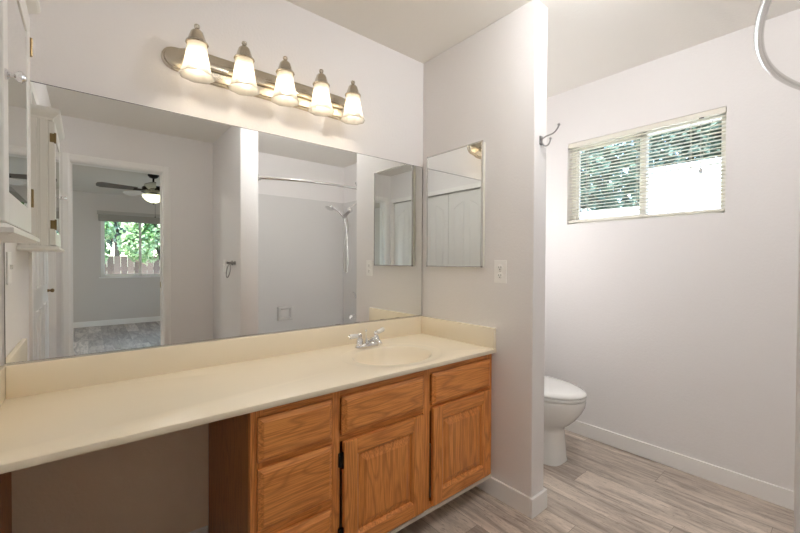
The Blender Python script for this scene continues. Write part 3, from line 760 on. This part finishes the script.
# ------------------------------------------------------------------ toilet
tx = .585
tl = thing('toilet', 'white toilet with closed lid behind the partition under the window', 'toilet', (tx, -.38, 0))
def egg(hw, yb0, yf0, z, wide=.44, n=40, pw=2.0):
    """hw half width; back yb0, front yf0 (negative); widest point at fraction wide from the back"""
    yc = yb0+(yf0-yb0)*wide; o = []
    for i in range(n):
        a = 2*PI*i/n; c, s_ = math.cos(a), math.sin(a)
        ry = (yb0-yc) if s_ > 0 else (yc-yf0)
        e = 2/pw if s_ < 0 else 2/2.6
        o.append((tx+hw*math.copysign(abs(c)**e, c), yc+ry*math.copysign(abs(s_)**e, s_), z))
    return o
m = MB()
m.loft([egg(.108, -.19, -.626, 0, .6, pw=3.4), egg(.108, -.19, -.626, .006, .6, pw=3.4), egg(.105, -.195, -.622, .02, .6, pw=3.4), egg(.102, -.195, -.618, .10, .6, pw=3.2), egg(.098, -.19, -.614, .185, .6, pw=2.8), egg(.106, -.18, -.622, .212, .58, pw=2.5),
        egg(.128, -.17, -.652, .235, .55, pw=2.3), egg(.150, -.17, -.690, .275, .53, pw=2.2), egg(.168, -.17, -.720, .318, .51, pw=2.1), egg(.180, -.17, -.740, .360, .5), egg(.184, -.17, -.745, .385, .5), egg(.182, -.17, -.744, .396, .5), egg(.172, -.18, -.733, .400, .5)])
m.build('bowl', PORC, tl, True, angle=60)
MB().loft([egg(.183, -.215, -.741, .402, .48), egg(.187, -.212, -.746, .407, .48), egg(.187, -.212, -.746, .416, .48), egg(.183, -.215, -.741, .420, .48)]).build('seat', PORC, tl, True, angle=60)
MB().loft([egg(.184, -.212, -.742, .4235, .48), egg(.188, -.208, -.748, .428, .48), egg(.188, -.208, -.748, .434, .48), egg(.180, -.214, -.738, .443, .48), egg(.150, -.24, -.700, .450, .48), egg(.08, -.30, -.61, .454, .48)]).build('lid', PORC, tl, True, angle=60)
m = MB(); m.box(tx-.10, tx-.07, -.222, -.190, .405, .440, .006); m.box(tx+.07, tx+.10, -.222, -.190, .405, .440, .006); m.build('lid_hinge', PORC, tl, True)
m = MB(); m.loft([[(tx+u*a, -.105+v*b, z) for u, v in ((-1, -1), (1, -1), (1, 1), (-1, 1))] for a, b, z in ((.19, .075, .40), (.205, .083, .44), (.215, .088, .74))]); bmesh.ops.bevel(m.b, geom=list(m.b.edges), offset=.018, segments=3, affect='EDGES'); tk = m.build('tank', PORC, tl, True)
MB().box(tx-.222, tx+.222, -.200, -.012, .741, .775, .012, 3).build('tank_lid', PORC, tl, True)
m = MB(); m.lathe(((.014, 0), (.012, .01)), (tx-.15, -.193, .68), 14, (0, -1, 0)); m.tube([(tx-.15, -.205, .68), (tx-.07, -.21, .672)], .006, 8); m.build('flush_lever', CHROME, tk, True)

# ------------------------------------------------------------------ tub alcove
tb = thing('bathtub', 'white bathtub in the alcove seen in the mirror', 'bathtub', (.27, -2.2, 0))
TX0, TX1, TY0, TY1, TZ = PX1+.001, FX-.001, -2.599, -1.80, .37
m = MB()
def rr(x0, x1, y0, y1, r, z, n=6):
    o = []
    for cx, cy, a0 in ((x1-r, y1-r, 0), (x0+r, y1-r, 90), (x0+r, y0+r, 180), (x1-r, y0+r, 270)):
        for i in range(n+1):
            a = math.radians(a0+90*i/n); o.append((cx+r*math.cos(a), cy+r*math.sin(a), z))
    return o
m.loft([rr(TX0, TX1, TY0, TY1, .01, 0), rr(TX0, TX1, TY0, TY1, .01, TZ-.01), rr(TX0+.006, TX1-.006, TY0+.006, TY1-.006, .012, TZ), rr(TX0+.07, TX1-.07, TY0+.06, TY1-.07, .12, TZ), rr(TX0+.085, TX1-.085, TY0+.075, TY1-.085, .12, TZ-.02), rr(TX0+.16, TX1-.12, TY0+.12, TY1-.13, .12, .10), rr(TX0+.25, TX1-.2, TY0+.2, TY1-.2, .1, .06)])
m.build('tub_body', TUBM, tb, True)
su = thing('tub_surround', 'glossy white tub wall surround reflected in the mirror', 'tub surround', (.27, -2.6, TZ))
ZS = 1.97
MB().box(TX0, TX1, -2.5995, -2.589, TZ+.001, ZS, .003).build('back_panel', TUBM, su)
MB().box(TX0, TX0+.010, -2.589, -1.74, TZ+.001, ZS, .003).build('end_panel', TUBM, su)
MB().box(TX1-.010, TX1, -2.589, -1.74, TZ+.001, ZS, .003).build('end_panel', TUBM, su)
so = MB(); yS = -2.5885
R_ = []
for k, y in ((0, yS), (.004, yS+.024), (.010, yS+.030), (.030, yS+.030), (.036, yS+.024), (.044, yS+.003)):
    R_.append([(.085+k, y, .510+k*.85), (.275-k, y, .510+k*.85), (.275-k, y, .675-k*.85), (.085+k, y, .675-k*.85)])
so.loft(R_, True, True); dish = so.build('soap_dish', TUBM); tag(dish, 'white recessed soap dish on the tub wall in the mirror', 'soap dish')

# curved shower rod
rod = thing('shower_rod', 'curved chrome shower curtain rod across the tub alcove', 'shower rod', (.27, -1.69, 1.95))
xa, xb_ = PX1+.002, FX-.002; ye = -1.692; sag = .182; hc = (xb_-xa)/2; Rr = (hc*hc+sag*sag)/(2*sag); xm_ = (xa+xb_)/2; yc_ = ye+sag-Rr
am = math.asin(hc/Rr)
m = MB(); m.tube([(xm_+Rr*math.sin(a), yc_+Rr*math.cos(a), 1.95) for a in [(-1+2*i/48)*am for i in range(49)]], .0125, 14); m.build('rod', STEEL, rod, True)
for x, s in ((PX1+.0005, 1), (FX-.0005, -1)):
    MB().lathe(((.034, 0), (.034, .004), (.022, .016), (.016, .03)), (x, ye, 1.95), 20, (s, .0, 0)).build('flange', CHROME, rod, True)

# hand shower on the plumbing wall
sh_ = thing('hand_shower', 'chrome hand shower with looped hose on the tub wall', 'shower head', (FX, -2.14, 1.92))
wx = FX-.011; sy = -2.2
MB().lathe(((.028, 0), (.026, .006), (.010, .012)), (wx, sy, 1.925), 18, (-1, 0, 0)).build('wall_flange', CHROME, sh_, True)
m = MB(); m.tube(catmull([(wx-.005, sy, 1.925), (wx-.05, sy, 1.915), (wx-.10, sy, 1.878), (wx-.125, sy, 1.85)]), .0095, 10); m.build('shower_arm', CHROME, sh_, True)
m = MB(); m.ball((wx-.140, sy, 1.828), .034, (1, 1, 1), 18); m.build('swivel', CHROME, sh_, True)
m = MB(); m.tube([(wx-.158, sy, 1.806), (wx-.185, sy, 1.778), (wx-.222, sy, 1.742), (wx-.236, sy, 1.728)], [.017, .019, .021, .014], 12); m.build('holder', DSTEEL, sh_, True)
m = MB(); m.tube(catmull([(wx-.222, sy, 1.725), (wx-.262, sy, 1.772), (wx-.305, sy-.008, 1.812), (wx-.350, sy-.015, 1.836)]), [.014]*8+[.0125]*8+[.016]*9, 12); m.build('hand_grip', CHROME, sh_, True)
MB().lathe(((.020, -.026), (.046, -.006), (.055, .006), (.052, .014), (.030, .017), (.01, .017)), (wx-.402, sy-.02, 1.838), 24, (-.42, .10, -1)).build('spray_face', CHROME, sh_, True)
m = MB(); m.tube(catmull([(wx-.222, sy, 1.722), (wx-.195, sy+.004, 1.62), (wx-.178, sy+.008, 1.40), (wx-.172, sy+.008, 1.17), (wx-.188, sy+.003, 1.075), (wx-.206, sy-.002, 1.17), (wx-.204, sy-.006, 1.42), (wx-.160, sy-.006, 1.62), (wx-.186, sy-.006, 1.755)], 10), .0068, 8); m.build('hose', STEEL, sh_, True)
tv = thing('tub_valve', 'round chrome tub valve with lever handle on the plumbing wall', 'valve', (wx, sy, .77))
MB().lathe(((.075, 0), (.073, .006), (.03, .012), (.026, .04), (.018, .05)), (wx-.0005, sy, .77), 24, (-1, 0, 0)).build('escutcheon', CHROME, tv, True)
MB().tube([(wx-.04, sy, .77), (wx-.05, sy-.03, .80), (wx-.055, sy-.06, .83)], [.012, .009, .007], 10).build('lever', CHROME, tv, True)
ts = thing('tub_spout', 'chrome tub spout below the valve on the plumbing wall', 'spout', (wx, sy, .53))
MB().tube(catmull([(wx-.0005, sy, .54), (wx-.06, sy, .54), (wx-.115, sy, .535), (wx-.135, sy, .512)]), [.028]*9+[.026]*8+[.022]*8, 14).build('spout', CHROME, ts, True)

# ------------------------------------------------------------------ unseen lamps; those before the tub and in the bedroom are added fill
def globe_lamp(label, x, y, zc, rad, dm_):
    o = thing('unseen_ceiling_lamp', label, 'lamp', (x, y, H), 'ceiling lamps')
    MB().lathe(((.065, -.0005), (.065, -.012), (.03, -.022)), (x, y, H), 28).build('canopy', STEEL, o, True)
    MB().tube([(x, y, H-.02), (x, y, zc+rad-.005)], .010).build('stem', STEEL, o, True)
    MB().ball((x, y, zc), rad, seg=32).build('globe', dm_, o, True)
globe_lamp('opal globe ceiling lamp in the middle of the bathroom, in front of the counter', -1.05, -1.22, 2.335, .08, DIFFU)
def flush_lamp(label, x, y, rad, dm_):
    o = thing('unseen_ceiling_lamp', label, 'lamp', (x, y, H), 'ceiling lamps')
    MB().lathe(((rad, -.0005), (rad, -.018), (rad-.01, -.022)), (x, y, H), 32).build('rim', STEEL, o, True)
    MB().lathe(((rad-.012, -.020), (rad-.012, -.045), (rad*.8, -.070), (rad*.4, -.085), (.01, -.088)), (x, y, H), 32).build('diffuser', dm_, o, True)
sc_ = thing('wall_sconce', 'opal globe wall lamp above the toilet tank, behind the partition', 'lamp', (.38, 0, 1.40))
MB().lathe(((.055, .0005), (.055, .008), (.03, .016)), (.38, 0, 1.40), 28, (0, -1, 0)).build('back_plate', NICKEL, sc_, True)
MB().tube(catmull([(.38, -.014, 1.40), (.38, -.08, 1.385), (.38, -.13, 1.41), (.38, -.13, 1.425)]), .008, 10).build('arm', NICKEL, sc_, True)
MB().ball((.38, -.13, 1.49), .07, seg=28).build('globe', DIFFT, sc_, True)
globe_lamp('added opal globe fill lamp between the partition and the bathtub', -.16, -1.27, 2.335, .08, DIFFH)
flush_lamp('added round flush fill lamp in the bedroom near the doorway', -2.5, -3.6, .17, DIFFB)
